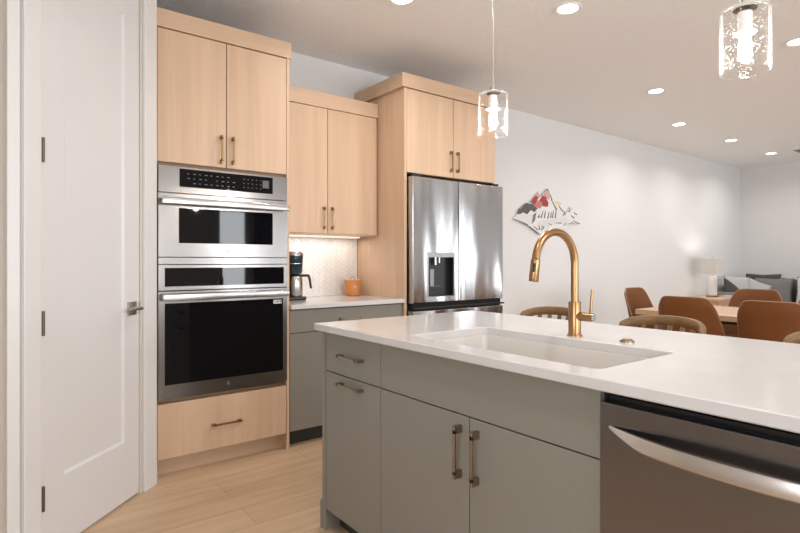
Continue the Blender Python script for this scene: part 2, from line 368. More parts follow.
# ------------------------------------------------------------------ microwave and wall oven
OX0, OX1 = 0.714, 1.465
YF = TF-0.012
def handle_bar(z, y, x0, x1, parent, r=0.016):
    bm = bmesh.new(); n = 14; pts = [(x0+(x1-x0)*i/n, y-0.045, z) for i in range(n+1)]
    bx(bm, x0, y-0.052, z-0.019, x1, y-0.034, z+0.019, 0.006, 3)
    for q in (x0+0.004, x1-0.034): bx(bm, q, y-0.04, z-0.013, q+0.03, y, z+0.013, 0.003)
    return obj('handle', bm, M['steel_bright'], parent, 35)
def ring_frame(x0, x1, z0, z1, ix0, ix1, iz0, iz1, y0, y1):
    bm = bmesh.new()
    def lp(a, b_, c, d, y): return [bm.verts.new((a, y, c)), bm.verts.new((b_, y, c)), bm.verts.new((b_, y, d)), bm.verts.new((a, y, d))]
    o = lp(x0, x1, z0, z1, y0); i = lp(ix0, ix1, iz0, iz1, y0); ob = lp(x0, x1, z0, z1, y1); ib = lp(ix0, ix1, iz0, iz1, y1)
    for a, c in ((o, i), (ob, o), (i, ib), (ib, ob)):
        for q in range(4): bm.faces.new((a[q], a[(q+1) % 4], c[(q+1) % 4], c[q]))
    return bm
mw = thing('microwave_oven', 'built-in stainless steel microwave with wide handle, above the larger black-glass oven', 'microwave', (1.09, 3.3, 1.2))
obj('body', B(OX0+0.01, TF+0.03, 1.21, OX1-0.01, 3.55, 1.69), M['black'], mw)
cp = obj('control_panel', ring_frame(OX0, OX1, 1.556, 1.700, 0.822, 1.370, 1.590, 1.690, YF, TF+0.028), M['steel'], mw)
obj('display', B(0.822, YF+0.002, 1.590, 1.370, YF+0.02, 1.690), M['black_glass'], cp)
bm = bmesh.new()
for i in range(9):
    for j in range(3):
        if (i*7+j*5) % 11 == 0: continue
        x = 0.865+i*0.032; bx(bm, x, YF+0.0005, 1.612+j*0.026, x+(0.014 if (i+j) % 2 else 0.009), YF+0.002, 1.615+j*0.026)
for i in range(5):
    for j in range(3): x = 1.185+i*0.026; bx(bm, x, YF+0.0005, 1.615+j*0.024, x+0.007, YF+0.002, 1.618+j*0.024)
obj('button_marks', bm, M['mark'], cp)
obj('clock_screen', B(1.305, YF+0.0005, 1.622, 1.345, YF+0.002, 1.668), mat('grey_screen', (0.10, 0.10, 0.11), 0.3), cp)
dr = obj('door', ring_frame(OX0, OX1, 1.203, 1.551, 0.819, 1.370, 1.279, 1.473, YF, TF+0.028), M['steel'], mw)
obj('door_window', B(0.819, YF+0.002, 1.279, 1.370, YF+0.018, 1.473), M['black_glass'], dr)
handle_bar(1.506, YF, OX0+0.006, OX1-0.004, dr)
def emblem(x, z, parent, y=YF, r=0.009):
    bm = bmesh.new(); pts = [(x+r*math.cos(a*PI/9), y-0.0005, z+r*math.sin(a*PI/9)) for a in range(2, 18)]
    tube(bm, pts, 0.0012, 6); bx(bm, x-0.002, y-0.001, z-0.004, x, y, z+0.004); bx(bm, x-0.002, y-0.001, z-0.004, x+0.004, y, z-0.002)
    obj('emblem', bm, M['mark'], parent)
emblem(1.095, 1.238, dr)
ov = thing('wall_oven', 'large stainless steel wall oven with tall black glass door, below the microwave', 'oven', (1.09, 3.3, 0.42))
obj('body', B(OX0+0.01, TF+0.03, 0.43, OX1-0.01, 3.6, 1.19), M['black'], ov)
obj('top_trim', B(OX0, YF+0.004, 1.162, OX1, TF+0.028, 1.199, b=0.001), M['steel'], ov)
cp = obj('control_panel', ring_frame(OX0, OX1, 1.020, 1.158, 0.746, 1.443, 1.040, 1.142, YF, TF+0.028), M['steel'], ov)
obj('display', B(0.746, YF+0.002, 1.040, 1.443, YF+0.02, 1.142), M['black_glass'], cp)
dr = obj('door', ring_frame(OX0, OX1, 0.438, 1.013, 0.746, 1.438, 0.503, 0.948, YF, TF+0.028), M['steel'], ov)
gl = obj('door_window', B(0.746, YF+0.002, 0.503, 1.438, YF+0.018, 0.948), M['black_glass'], dr)
handle_bar(0.983, YF, OX0+0.01, OX1-0.004, dr)
emblem(1.095, 0.470, dr)
obj('sticker', B(1.375, YF+0.0005, 0.918, 1.428, YF+0.0019, 0.940), mat('white_sticker', (0.8, 0.8, 0.8), 0.5), dr)
bm = bmesh.new()
for k, wd in enumerate((0.005, 0.009, 0.006, 0.010)): bx(bm, 1.380+k*0.012, YF-0.0003, 0.925, 1.380+k*0.012+wd, YF+0.0005, 0.934)
obj('sticker_print', bm, M['black'], dr)
obj('vent_trim', B(OX0+0.002, TF+0.004, 0.4215, OX1-0.002, TF+0.03, 0.434), M['steel'], ov)

# ------------------------------------------------------------------ mid wall cabinet
UF = 3.39; UX0, UX1 = 1.488, 2.384
t = thing('wall_cabinet', 'pale maple two-door upper cabinet hung above the coffee maker', 'cabinet', (1.94, 3.5, 1.374))
obj('carcass', B(UX0, UF+0.022, 1.378, UX1, Y1-0.002, 2.30), M['carc'], t)
obj('bottom_rail', B(UX0, UF+0.001, 1.372, UX1, Y1-0.002, 1.3775), M['wood'], t)
obj('crown_fascia', B(UX0, UF-0.006, 2.288, UX1, UF+0.021, 2.395, b=0.001), M['woodh'], t)
obj('crown_top', B(UX0, UF+0.021, 2.30, UX1, Y1-0.002, 2.392), M['woodh'], t)
for a, c, hx in ((UX0+0.004, 1.939-g, 1.939-0.034), (1.939+g, UX1-0.012, 1.939+0.034)):
    dd = obj('door', B(a, UF, 1.380, c, UF+0.019, 2.284, b=0.0012), M['wood'], t); pull_v(hx, UF, 1.408, 1.572, dd)
lt = obj('under_cabinet_light', B(1.55, 3.55, 1.360, 2.32, 3.60, 1.3715), mat('white_light_housing', (0.8, 0.78, 0.74), 0.4, Emission_Color=(1, 0.86, 0.72, 1), Emission_Strength=0.7), t)
ul = area('under_cabinet_lamp', (1.935, 3.575, 1.357), (0, 0, 0), 0.76, 0.04, 1.5, (1, 0.93, 0.86))

# ------------------------------------------------------------------ backsplash of herringbone tiles
bm = bmesh.new(); L, W_, gp = 0.075, 0.025, 0.0025
def tile(cx, cz, ang):
    b2 = bmesh.new(); bx(b2, -L/2+gp/2, -0.006, -W_/2+gp/2, L/2-gp/2, 0.002, W_/2-gp/2, 0.0016, 1)
    tilt = random.uniform(-0.035, 0.035)
    b2.transform(Matrix.Translation((cx, 3.692, cz)) @ Matrix.Rotation(ang, 4, 'Y') @ Matrix.Rotation(tilt, 4, 'X') @ Matrix.Rotation(random.uniform(-0.02, 0.02), 4, 'Z'))
    me = bpy.data.meshes.new('tmp'); b2.to_mesh(me); b2.free(); bm.from_mesh(me); bpy.data.meshes.remove(me)
# herringbone lattice (L = 3W): right-angle pairs, in a frame turned by 45 degrees
n = 3
for i in range(-45, 60):
    for j in range(-20, 20):
        u0 = i*W_+j*L; v0 = i*W_-j*L
        for (uu, vv, an) in ((u0+L/2, v0+W_/2, 0), (u0+W_/2-W_+0, v0+L/2+0, PI/2)):
            cx = 1.93+(uu-vv)*S2; cz = 1.14+(uu+vv)*S2
            if 1.47 < cx < 2.40 and 0.89 < cz < 1.39: tile(cx, cz, -(an+PI/4))
for co, no in (((1.49, 0, 0), (-1, 0, 0)), ((2.383, 0, 0), (1, 0, 0)), ((0, 0, 0.906), (0, 0, -1)), ((0, 0, 1.371), (0, 0, 1))):
    bmesh.ops.bisect_plane(bm, geom=bm.verts[:]+bm.edges[:]+bm.faces[:], plane_co=co, plane_no=no, clear_outer=True)
bs = obj('wall_backsplash', bm, M['tile']); bs['kind'] = 'structure'
obj('grout', B(1.488, 3.690, 0.906, 2.384, 3.699, 1.371), M['grout'], bs)

# ------------------------------------------------------------------ base cabinet + counter at the back wall
t = thing('base_cabinet', 'grey base cabinet between the oven tower and the fridge panel', 'cabinet', (1.94, 3.4, 0))
obj('carcass', B(1.488, TF+0.024, 0.1, 2.384, 3.69, 0.873), M['gap_shade'], t)
obj('toe_kick', B(1.488, 3.15, 0, 2.384, 3.165, 0.0995), M['gap_shade'], t)
dd = obj('drawer', B(1.490, TF, 0.724, 2.380, TF+0.02, 0.868, b=0.0012), M['gray'], t); pull_h(1.935, TF, 0.792, 0.175, dd, M['bronze'])
for a, c, hx in ((1.490, 1.935-g, 1.90), (1.935+g, 2.380, 1.97)):
    dd = obj('door', B(a, TF, 0.104, c, TF+0.02, 0.720, b=0.0012), M['gray'], t); pull_v(hx, TF, 0.52, 0.685, dd, M['bronze'])
tag(obj('countertop', B(1.488, TF-0.028, 0.875, 2.385, 3.689, 0.905, b=0.003), M['quartz']), 'short white quartz countertop under the upper cabinet with coffee maker on it', 'countertop')

# ------------------------------------------------------------------ fridge cabinet
FF = 3.06; FX0, FX1 = 2.388, 3.352
t = thing('fridge_cabinet', 'tall pale maple cabinet surrounding and over the refrigerator', 'cabinet', (2.87, 3.4, 0))
obj('side_panel', B(FX0, FF, 0, FX0+0.022, 3.698, 2.448, b=0.001), M['wood'], t)
obj('side_panel', B(FX1-0.018, FF+0.03, 0, FX1, 3.698, 2.448, b=0.001), M['wood'], t)
obj('carcass', B(FX0+0.022, FF+0.022, 1.83, FX1-0.018, 3.698, 2.448), M['carc'], t)
bm = bmesh.new(); bx(bm, FX0-0.026, FF-0.012, 2.450, FX1+0.004, 3.698, 2.552, 0.001); obj('crown_fascia', bm, M['woodh'], t)
for a, c, hx in ((FX0+0.025, 2.877-g, 2.877-0.035), (2.877+g, FX1-0.002, 2.877+0.035)):
    dd = obj('door', B(a, FF, 1.832, c, FF+0.02, 2.445, b=0.0012), M['wood'], t); pull_v(hx, FF, 1.873, 2.035, dd)

# ------------------------------------------------------------------ refrigerator
R0, R1, RM, RY = 2.420, 3.384, 2.877, 3.0
RX1b = 3.325
fr = thing('refrigerator', 'stainless steel french door refrigerator with water dispenser in left door', 'refrigerator', (2.87, 3.35, 0))
obj('body', B(R0+0.005, RY+0.075, 0.03, RX1b, 3.65, 1.775), mat('dark_fridge_side', (0.06, 0.06, 0.062), 0.5), fr)
def fdoor(name, x0, x1, z0, z1):
    """door with softly crowned front"""
    bm = bmesh.new(); n = 10
    xs = [x0+(x1-x0)*i/n for i in range(n+1)]
    return bm, xs
DX0, DX1, DZ0, DZ1 = 2.560, 2.830, 0.912, 1.243
# left door built round the dispenser opening
bm = bmesh.new()
def lp(a, b_, c, d, y): return [bm.verts.new((a, y, c)), bm.verts.new((b_, y, c)), bm.verts.new((b_, y, d)), bm.verts.new((a, y, d))]
o_ = lp(R0+0.006, RM-0.009, 0.876, 1.792, RY); i_ = lp(DX0, DX1, DZ0, DZ1, RY); o2 = lp(R0, RM-0.003, 0.870, 1.798, RY+0.008); o3 = lp(R0, RM-0.003, 0.870, 1.798, RY+0.065); i2 = lp(DX0, DX1, DZ0, DZ1, RY+0.06)
for a, c in ((o_, i_), (o2, o_), (o3, o2), (i_, i2)):
    for q in range(4): bm.faces.new((a[q], a[(q+1) % 4], c[(q+1) % 4], c[q]))
bm.faces.new(i2); bm.faces.new(o3)
ld = obj('door', bm, M['steel_fridge'], fr)
dsp = obj('water_dispenser', ring_frame(DX0, DX1, DZ0, DZ1, DX0+0.007, DX1-0.010, DZ0+0.004, 1.208, RY-0.004, RY+0.004), steel('dispenser_bezel', (0.30, 0.30, 0.30), 0.3), ld)
obj('dispenser_cavity', B(DX0+0.001, RY+0.052, DZ0+0.001, DX1-0.001, RY+0.0595, 1.242), M['black'], ld)
bm = bmesh.new()
for a in ((DX0+0.0005, RY+0.005, DZ0, DX0+0.004, RY+0.052, DZ1), (DX1-0.004, RY+0.005, DZ0, DX1-0.0005, RY+0.052, DZ1), (DX0+0.004, RY+0.005, DZ1-0.034, DX1-0.004, RY+0.052, DZ1-0.001), (DX0+0.004, RY+0.005, DZ0, DX1-0.004, RY+0.052, DZ0+0.006)): bx(bm, *a)
obj('dispenser_lining', bm, M['black'], ld)
bm = bmesh.new(); bx(bm, 2.600, RY+0.018, 0.99, 2.640, RY+0.03, 1.12, 0.004); obj('dispenser_paddle', bm, mat('grey_paddle', (0.25, 0.25, 0.26), 0.25), ld)
bm = bmesh.new(); tube(bm, [(2.66, RY+0.03, 1.208), (2.66, RY+0.03, 1.15)], 0.012); tube(bm, [(2.70, RY+0.03, 1.208), (2.70, RY+0.03, 1.165)], 0.009); obj('dispenser_nozzle', bm, M['steel_bright'], ld, 40)
obj('dispenser_tray', B(DX0+0.005, RY+0.008, 0.999-0.012, 2.700, RY+0.05, 1.003-0.012), mat('tray_grey', (0.10, 0.10, 0.10), 0.4), ld)
rd = obj('door', B(RM+0.003, RY, 0.870, R1, RY+0.065, 1.798, b=0.006, seg=3), M['steel_fridge'], fr)
obj('badge', B(R1-0.055, RY-0.002, 1.735, R1-0.02, RY, 1.752), M['mark'], rd)
obj('handle_recess', B(R0+0.01, RY+0.022, 0.815, R1-0.008, RY+0.065, 0.870), M['darkgap'], fr)
obj('handle_ledge', B(R0+0.012, RY-0.004, 0.826, R1+0.012, RY+0.021, 0.838, b=0.002), M['black'], fr)
obj('freezer_drawer', B(R0, RY, 0.05, R1, RY+0.065, 0.814, b=0.006, seg=3), M['steel_fridge'], fr)
obj('hinge_cover', B(R0+0.02, RY+0.03, 1.7985, R0+0.10, RY+0.12, 1.822, b=0.003), M['black'], fr)
obj('hinge_cover', B(R1-0.10, RY+0.03, 1.7985, R1-0.02, RY+0.12, 1.822, b=0.003), M['black'], fr)
for x in (2.5, 3.25):
    for y in (3.12, 3.58): obj('foot', tube(bmesh.new(), [(x, y, 0), (x, y, 0.03)], 0.02, 12), M['black'], fr, 40)

# ------------------------------------------------------------------ island
IX = 1.162
t = thing('island_drawer_cabinet', 'narrow grey island cabinet at the end nearest the fridge, drawer over tall pull-out', 'cabinet', (1.45, 1.84, 0))
obj('carcass', B(IX+0.024, 1.634, 0.095, 1.76, 2.047, 0.873), M['gap_shade'], t)
sp = obj('end_panel', B(IX-0.002, 2.050, 0, 2.06, 2.076, 0.873, b=0.001), M['gray'], t)
obj('end_baseboard', B(IX-0.006, 2.0765, 0, 2.07, 2.090, 0.125, b=0.003), M['gray'], t)
obj('toe_kick', B(1.235, 1.634, 0, 1.25, 2.049, 0.094), M['gap_shade'], t)
dd = obj('drawer', B(IX, 1.6355, 0.7035, IX+0.02, 2.046, 0.868, b=0.0012), M['gray'], t); pull_h(IX, 1.835, 0.785, 0.17, dd, M['bronze'], 'x')
dd = obj('door', B(IX, 1.6355, 0.095, IX+0.02, 2.046, 0.6995, b=0.0012), M['gray'], t); pull_h(IX, 1.835, 0.668, 0.17, dd, M['bronze'], 'x')
t = thing('sink_cabinet', 'wide grey two-door island cabinet beneath the sink', 'cabinet', (1.45, 1.18, 0))
bm = bmesh.new(); bx(bm, IX+0.024, 0.722, 0.095, 1.76, 0.740, 0.873); bx(bm, IX+0.024, 1.615, 0.095, 1.76, 1.633, 0.873); bx(bm, IX+0.024, 0.740, 0.095, 1.76, 1.615, 0.113); bx(bm, 1.74, 0.740, 0.113, 1.76, 1.615, 0.873); bx(bm, IX+0.024, 0.740, 0.69, IX+0.04, 1.615, 0.712); bx(bm, IX+0.024, 0.740, 0.86, IX+0.04, 1.615, 0.873)
obj('carcass', bm, M['gap_shade'], t)
obj('toe_kick', B(1.235, 0.722, 0, 1.25, 1.633, 0.094), M['gap_shade'], t)
obj('front_panel', B(IX, 0.7235, 0.7035, IX+0.02, 1.6325, 0.868, b=0.0012), M['gray'], t)
for a, c, hy in ((1.165+g, 1.6325, 1.165+0.037), (0.7235, 1.165-g, 1.165-0.037)):
    dd = obj('door', B(IX, a, 0.095, IX+0.02, c, 0.6995, b=0.0012), M['gray'], t); pull_v(IX, hy, 0.507, 0.670, dd, M['bronze'], 'x')
t = thing('island_end_cabinet', 'grey island cabinet at the near end beyond the dishwasher', 'cabinet', (1.45, -0.1, 0))
obj('carcass', B(IX+0.024, -0.33, 0.095, 1.76, 0.117, 0.873), M['gap_shade'], t)
obj('toe_kick', B(1.235, -0.33, 0, 1.25, 0.117, 0.094), M['gap_shade'], t)
dd = obj('door', B(IX, -0.33, 0.095, IX+0.02, 0.1165, 0.868, b=0.0012), M['gray'], t); pull_v(IX, 0.07, 0.60, 0.765, dd, M['bronze'], 'x')
obj('end_panel', B(IX-0.002, -0.360, 0, 2.06, -0.334, 0.873, b=0.001), M['gray'], t)
tag(obj('island_back_panel', B(1.764, -0.332, 0, 1.782, 2.048, 0.873), M['gray']), 'grey panel closing the stool side of the island', 'panel')

# dishwasher
dw = thing('dishwasher', 'stainless steel dishwasher with bowed bar handle built into the island', 'dishwasher', (1.45, 0.42, 0))
obj('body', B(IX+0.03, 0.124, 0.04, 1.74, 0.718, 0.855), M['black'], dw)
obj('toe_kick', B(1.225, 0.124, 0, 1.24, 0.718, 0.09), M['black'], dw)
dd = obj('door', B(IX-0.010, 0.124, 0.105, IX+0.028, 0.7185, 0.846, b=0.003), M['steel_dw'], dw)
bm = bmesh.new(); n = 28; y0, y1 = 0.150, 0.692; rings = []
for i in range(n+1):
    s = i/n; y = y1+(y0-y1)*s; k = (1-abs(2*s-1)**2.4); out = 0.003+0.052*k; th = 0.002+0.011*min(1, k*2.2)
    zt = 0.795; zb = 0.795-0.009-0.024*min(1, k*1.6)
    xf = IX-0.010-out
    rings.append([bm.verts.new(p) for p in ((xf+0.001, y, zt), (xf-0.001, y, zt-0.004), (xf-0.001, y, zb+0.003), (xf+0.001, y, zb), (xf+th, y, zb+0.002), (xf+th, y, zt-0.001))])
for a, c in zip(rings, rings[1:]):
    for k in range(6): bm.faces.new((a[k], a[(k+1) % 6], c[(k+1) % 6], c[k]))
bm.faces.new(rings[0]); bm.faces.new(rings[-1][::-1])
obj('handle', bm, steel('dishwasher_handle_steel', (0.70, 0.66, 0.63), 0.26), dd, 30)

# island worktop with the sink cut-out
SX0, SX1, SY0, SY1 = 1.222, 1.633, 0.764, 1.546
bm = bmesh.new()
def rrect(x0, x1, y0, y1, r, n):
    pts = []
    for cx, cy, a0 in ((x1-r, y1-r, 0), (x0+r, y1-r, PI/2), (x0+r, y0+r, PI), (x1-r, y0+r, 1.5*PI)):
        for k in range(n+1): a = a0+PI/2*k/n; pts.append((cx+r*math.cos(a), cy+r*math.sin(a)))
    return pts
nn = 6
outer = rrect(1.130, 2.130, -0.375, 2.103, 0.008, nn); inner = rrect(SX0, SX1, SY0, SY1, 0.022, nn)
def ringv(pts, z): return [bm.verts.new((x, y, z)) for x, y in pts]
e = 0.003
def inset(pts, x0, x1, y0, y1, d): return [(x+(d if x < (x0+x1)/2 else -d), y+(d if y < (y0+y1)/2 else -d)) for x, y in pts]
oi = inset(outer, 1.13, 2.13, -0.375, 2.103, e); ii = inset(inner, SX0, SX1, SY0, SY1, -0.002)
lo = [ringv(oi, 0.905), ringv(outer, 0.905-e), ringv(outer, 0.875+e), ringv(oi, 0.875), ringv(inner, 0.875), ringv(inner, 0.903), ringv(ii, 0.905)]
N = len(outer)
for a, c in zip(lo, lo[1:]+lo[:1]):
    for k in range(N): bm.faces.new((a[k], a[(k+1) % N], c[(k+1) % N], c[k]))
tag(obj('island_countertop', bm, M['quartz'], None, 25), 'long white quartz worktop of the island with the sink cut into it', 'countertop')
# sink
bm = bmesh.new()
def sr(d, z): return [bm.verts.new((x, y, z)) for x, y in rrect(SX0+d, SX1-d, SY0+d, SY1-d, max(0.02, 0.03-d), nn)]
lo = [sr(-0.02, 0.8745), sr(0.010, 0.8745), sr(0.011, 0.870), sr(0.014, 0.70), sr(0.025, 0.684), sr(0.1, 0.682)]
for a, c in zip(lo, lo[1:]):
    for k in range(N): bm.faces.new((a[k], a[(k+1) % N], c[(k+1) % N], c[k]))
bm.faces.new(lo[-1])
lo2 = [sr(-0.02, 0.866), sr(-0.004, 0.864), sr(-0.002, 0.675)]
for a, c in zip([lo[0]]+lo2, lo2):
    for k in range(N): bm.faces.new((a[k], a[(k+1) % N], c[(k+1) % N], c[k]))
bm.faces.new(lo2[-1])
sk = obj('sink', bm, M['sink'], None, 30); tag(sk, 'white undermount single-bowl sink in the island beside the gold faucet', 'sink')
bm = bmesh.new(); lathe(bm, [(0, 0.688), (0.04, 0.688), (0.045, 0.6835), (0.045, 0.681)], (1.43, 1.155, 0)); obj('drain', bm, M['nickel'], sk, 40)
# faucet
fx, fy = 1.705, 1.165
t = thing('faucet', 'brushed gold high-arc pull-down kitchen faucet behind the sink', 'faucet', (fx, fy, 0.905))
bm = bmesh.new(); lathe(bm, [(0, 0.9052), (0.028, 0.9052), (0.028, 0.909), (0.0225, 0.912), (0.0225, 1.028), (0.0215, 1.031), (0, 1.031)], (fx, fy, 0)); obj('body', bm, M['gold'], t, 40)
r_ = 0.113; cx, cz = fx-r_, 1.170; tip = math.radians(171)
pts = [(fx, fy, 1.03), (fx, fy, 1.10), (fx, fy, 1.15)]+[(cx+r_*math.cos(tip*k/26), fy, cz+r_*math.sin(tip*k/26)) for k in range(27)]
bm = bmesh.new(); tube(bm, pts, 0.0138, 20); obj('spout', bm, M['gold'], t, 40)
e0 = Vector(pts[-1]); dv = Vector((-math.sin(PI-tip), 0, -math.cos(PI-tip)))
bm = bmesh.new(); tube(bm, [e0+dv*0.0015, e0+dv*0.003, e0+dv*0.076, e0+dv*0.079], [0.0145, 0.0158, 0.0165, 0.0150], 22); sh = obj('spray_head', bm, M['gold'], t, 40)
bm = bmesh.new(); c0 = e0+dv*0.028
tube(bm, [c0+Vector((-0.013, -0.0085, 0.013)), c0+Vector((-0.0135, -0.0085, 0.0)), c0+dv*0.018+Vector((-0.0135, -0.0085, 0))], 0.0052, 10); obj('spray_button', bm, M['black'], sh, 40)
bm = bmesh.new(); tube(bm, [(fx, fy-0.018, 0.978), (fx, fy-0.076, 0.978)], 0.0155, 20); hb = obj('valve_stub', bm, M['gold'], t, 40)
bm = bmesh.new(); tube(bm, [(fx, fy-0.0765, 0.978), (fx, fy-0.0800, 0.978)], 0.0150, 20); obj('valve_cap', bm, M['steel_bright'], hb, 40)
bm = bmesh.new(); tube(bm, [(fx, fy-0.066, 0.990), (fx+0.001, fy-0.068, 1.03), (fx+0.004, fy-0.070, 1.078)], [0.0055, 0.0048, 0.0045], 12); obj('lever', bm, M['gold'], hb, 40)
t = thing('air_switch', 'small round metal disposal button set in the worktop right of the faucet', 'button', (1.712, 0.965, 0.905))
bm = bmesh.new(); lathe(bm, [(0, 0.9052), (0.023, 0.9052), (0.023, 0.910), (0.021, 0.912), (0.017, 0.912), (0.017, 0.9075), (0, 0.9075)], (1.712, 0.965, 0)); obj('collar', bm, M['bronze'], t, 40)
bm = bmesh.new(); lathe(bm, [(0, 0.9076), (0.015, 0.9076), (0.015, 0.914), (0.013, 0.916), (0, 0.916)], (1.712, 0.965, 0)); obj('push_button', bm, M['brass'], t, 40)

# ------------------------------------------------------------------ coffee maker
kx, ky = 1.690, 3.44
t = thing('coffee_maker', 'dark coffee maker with steel thermal carafe beside the oven tower', 'coffee maker', (kx, ky, 0.905))
obj('base', B(kx-0.10, ky-0.07, 0.9055, kx+0.07, ky+0.07, 0.930, b=0.008, seg=3), M['black'], t, 40)
obj('column', B(kx-0.10, ky-0.045, 0.935, kx-0.055, ky+0.045, 1.27, b=0.006, seg=3), M['teal_black'], t, 40)
bm = bmesh.new(); lathe(bm, [(0, 1.090), (0.050, 1.090), (0.058, 1.10), (0.066, 1.215), (0.066, 1.218), (0, 1.218)], (kx+0.005, ky, 0)); obj('brew_basket', bm, M['teal_black'], t, 40)
bm = bmesh.new(); lathe(bm, [(0, 1.2185), (0.068, 1.2185), (0.068, 1.236), (0.060, 1.246), (0, 1.248)], (kx+0.005, ky, 0)); obj('lid', bm, M['steel_bright'], t, 40)
bm = bmesh.new(); lathe(bm, [(0.0585, 1.160), (0.0645, 1.160), (0.0645, 1.165), (0.0585, 1.165)], (kx+0.005, ky, 0), close=True); obj('trim_band', bm, M['steel_bright'], t, 40)
bm = bmesh.new(); lathe(bm, [(0, 0.9315), (0.052, 0.9315), (0.055, 0.940), (0.055, 1.04), (0.050, 1.066), (0.046, 1.072), (0, 1.072)], (kx+0.012, ky, 0)); cf = obj('carafe', bm, M['steel_bright'], t, 40)
bm = bmesh.new(); lathe(bm, [(0, 1.0725), (0.044, 1.0725), (0.046, 1.08), (0.04, 1.088), (0, 1.088)], (kx+0.012, ky, 0)); obj('carafe_lid', bm, M['black'], cf, 40)
bm = bmesh.new(); bx(bm, 0, -0.009, -0.010, 0.055, 0.009, 0.008, 0.004); bm.transform(Matrix.Translation((kx+0.05, ky-0.02, 1.078)) @ Matrix.Rotation(-0.5, 4, 'Z'))
b2 = [(kx+0.092, ky-0.045, 1.083), (kx+0.102, ky-0.050, 1.055), (kx+0.112, ky-0.054, 0.985)]; tube(bm, b2, [0.010, 0.0095, 0.008], 12); obj('carafe_handle', bm, M['black'], cf, 40)
# canister
cx_, cy_ = 2.270, 3.575
t = thing('canister', 'small round orange canister on the back counter near the fridge panel', 'canister', (cx_, cy_, 0.905))
bm = bmesh.new(); lathe(bm, [(0, 0.9055), (0.054, 0.9055), (0.060, 0.911), (0.0635, 0.95), (0.0635, 1.012), (0.061, 1.020), (0.056, 1.020), (0.055, 0.93), (0, 0.925)], (cx_, cy_, 0)); jar = obj('jar', bm, M['orange'], t, 40)
bm = bmesh.new(); lathe(bm, [(0, 1.0205), (0.0645, 1.0205), (0.0645, 1.030), (0.061, 1.034), (0, 1.034)], (cx_, cy_, 0)); ld_ = obj('lid', bm, mat('orange_wood_lid', (0.62, 0.27, 0.09), 0.45), t, 40)
bm = bmesh.new(); tube(bm, [(cx_-0.016, cy_, 1.033)]+[(cx_-0.016*math.cos(PI*k/10), cy_, 1.036+0.020*math.sin(PI*k/10)) for k in range(11)]+[(cx_+0.016, cy_, 1.033)], 0.0022, 8); obj('lid_ring', bm, M['darksteel'], ld_, 60)
bm = bmesh.new()
for k in range(7): a = -PI/2-0.42+k*0.07; bx(bm, cx_+0.0640*math.cos(a)-0.0014, cy_+0.0640*math.sin(a)-0.0004, 0.976, cx_+0.0640*math.cos(a)+0.0014, cy_+0.0640*math.sin(a)+0.0004, 0.982)
obj('engraved_mark', bm, M['p_white'], jar)

# ------------------------------------------------------------------ pendants
def pendant(x, y, label):
    t = thing('pendant_lamp', label, 'pendant light', (x, y, H-0.001), 'glass pendants over the island')
    bm = bmesh.new(); lathe(bm, [(0, H-0.001), (0.06, H-0.001), (0.06, H-0.018), (0.052, H-0.024), (0, H-0.024)], (x, y, 0)); obj('ceiling_canopy', bm, M['nickel'], t, 40)
    bm = bmesh.new(); tube(bm, [(x, y, H-0.0245), (x, y, 1.905)], 0.0030, 8); obj('cord', bm, mat('pendant_rod', (0.60, 0.58, 0.56), 0.35, 0.8), t, 60)
    bm = bmesh.new(); lathe(bm, [(0, 1.905), (0.012, 1.905), (0.012, 1.882), (0.030, 1.880), (0.030, 1.8745), (0, 1.8745)], (x, y, 0)); s_ = obj('socket_cap', bm, M['nickel'], t, 40)
    bm = bmesh.new(); lathe(bm, [(0, 1.8655), (0.018, 1.8655), (0.018, 1.815), (0.028, 1.812), (0.028, 1.808), (0, 1.808)], (x, y, 0)); obj('lamp_socket', bm, mat('white_socket', (0.8, 0.78, 0.74), 0.4, Emission_Color=(1, 0.9, 0.78, 1), Emission_Strength=0.0), t, 40)
    bm = bmesh.new(); R = 0.0605
    lathe(bm, [(0.012, 1.874), (R-0.006, 1.874), (R-0.001, 1.872), (R, 1.867), (R, 1.702), (R-0.004, 1.702), (R-0.004, 1.866), (R-0.008, 1.870), (0.012, 1.870)], (x, y, 0), 48, close=True); obj('glass_shade', bm, M['seed_glass'], t, 40)
    bm = bmesh.new(); lathe(bm, [(0, 1.8078), (0.013, 1.8078), (0.014, 1.79), (0.0165, 1.775), (0.0165, 1.745), (0.010, 1.730), (0, 1.726)], (x, y, 0), 20); obj('bulb', bm, M['bulb'], t, 60)
    l = bpy.data.lights.new('pendant_bulb_light', 'POINT'); l.energy = 8; l.color = (1, 0.92, 0.82); l.shadow_soft_size = 0.02
    lo_ = bpy.data.objects.new('pendant_bulb_light', l); C.objects.link(lo_); lo_.parent = t; lo_.location = Vector((x, y, 1.715))-Vector((x, y, H-0.001))
pendant(1.65, 1.517, 'clear seeded glass pendant hanging above the faucet end of the island, nearer the fridge')
pendant(1.65, 0.586, 'larger looking clear glass pendant at upper right, nearest the camera')

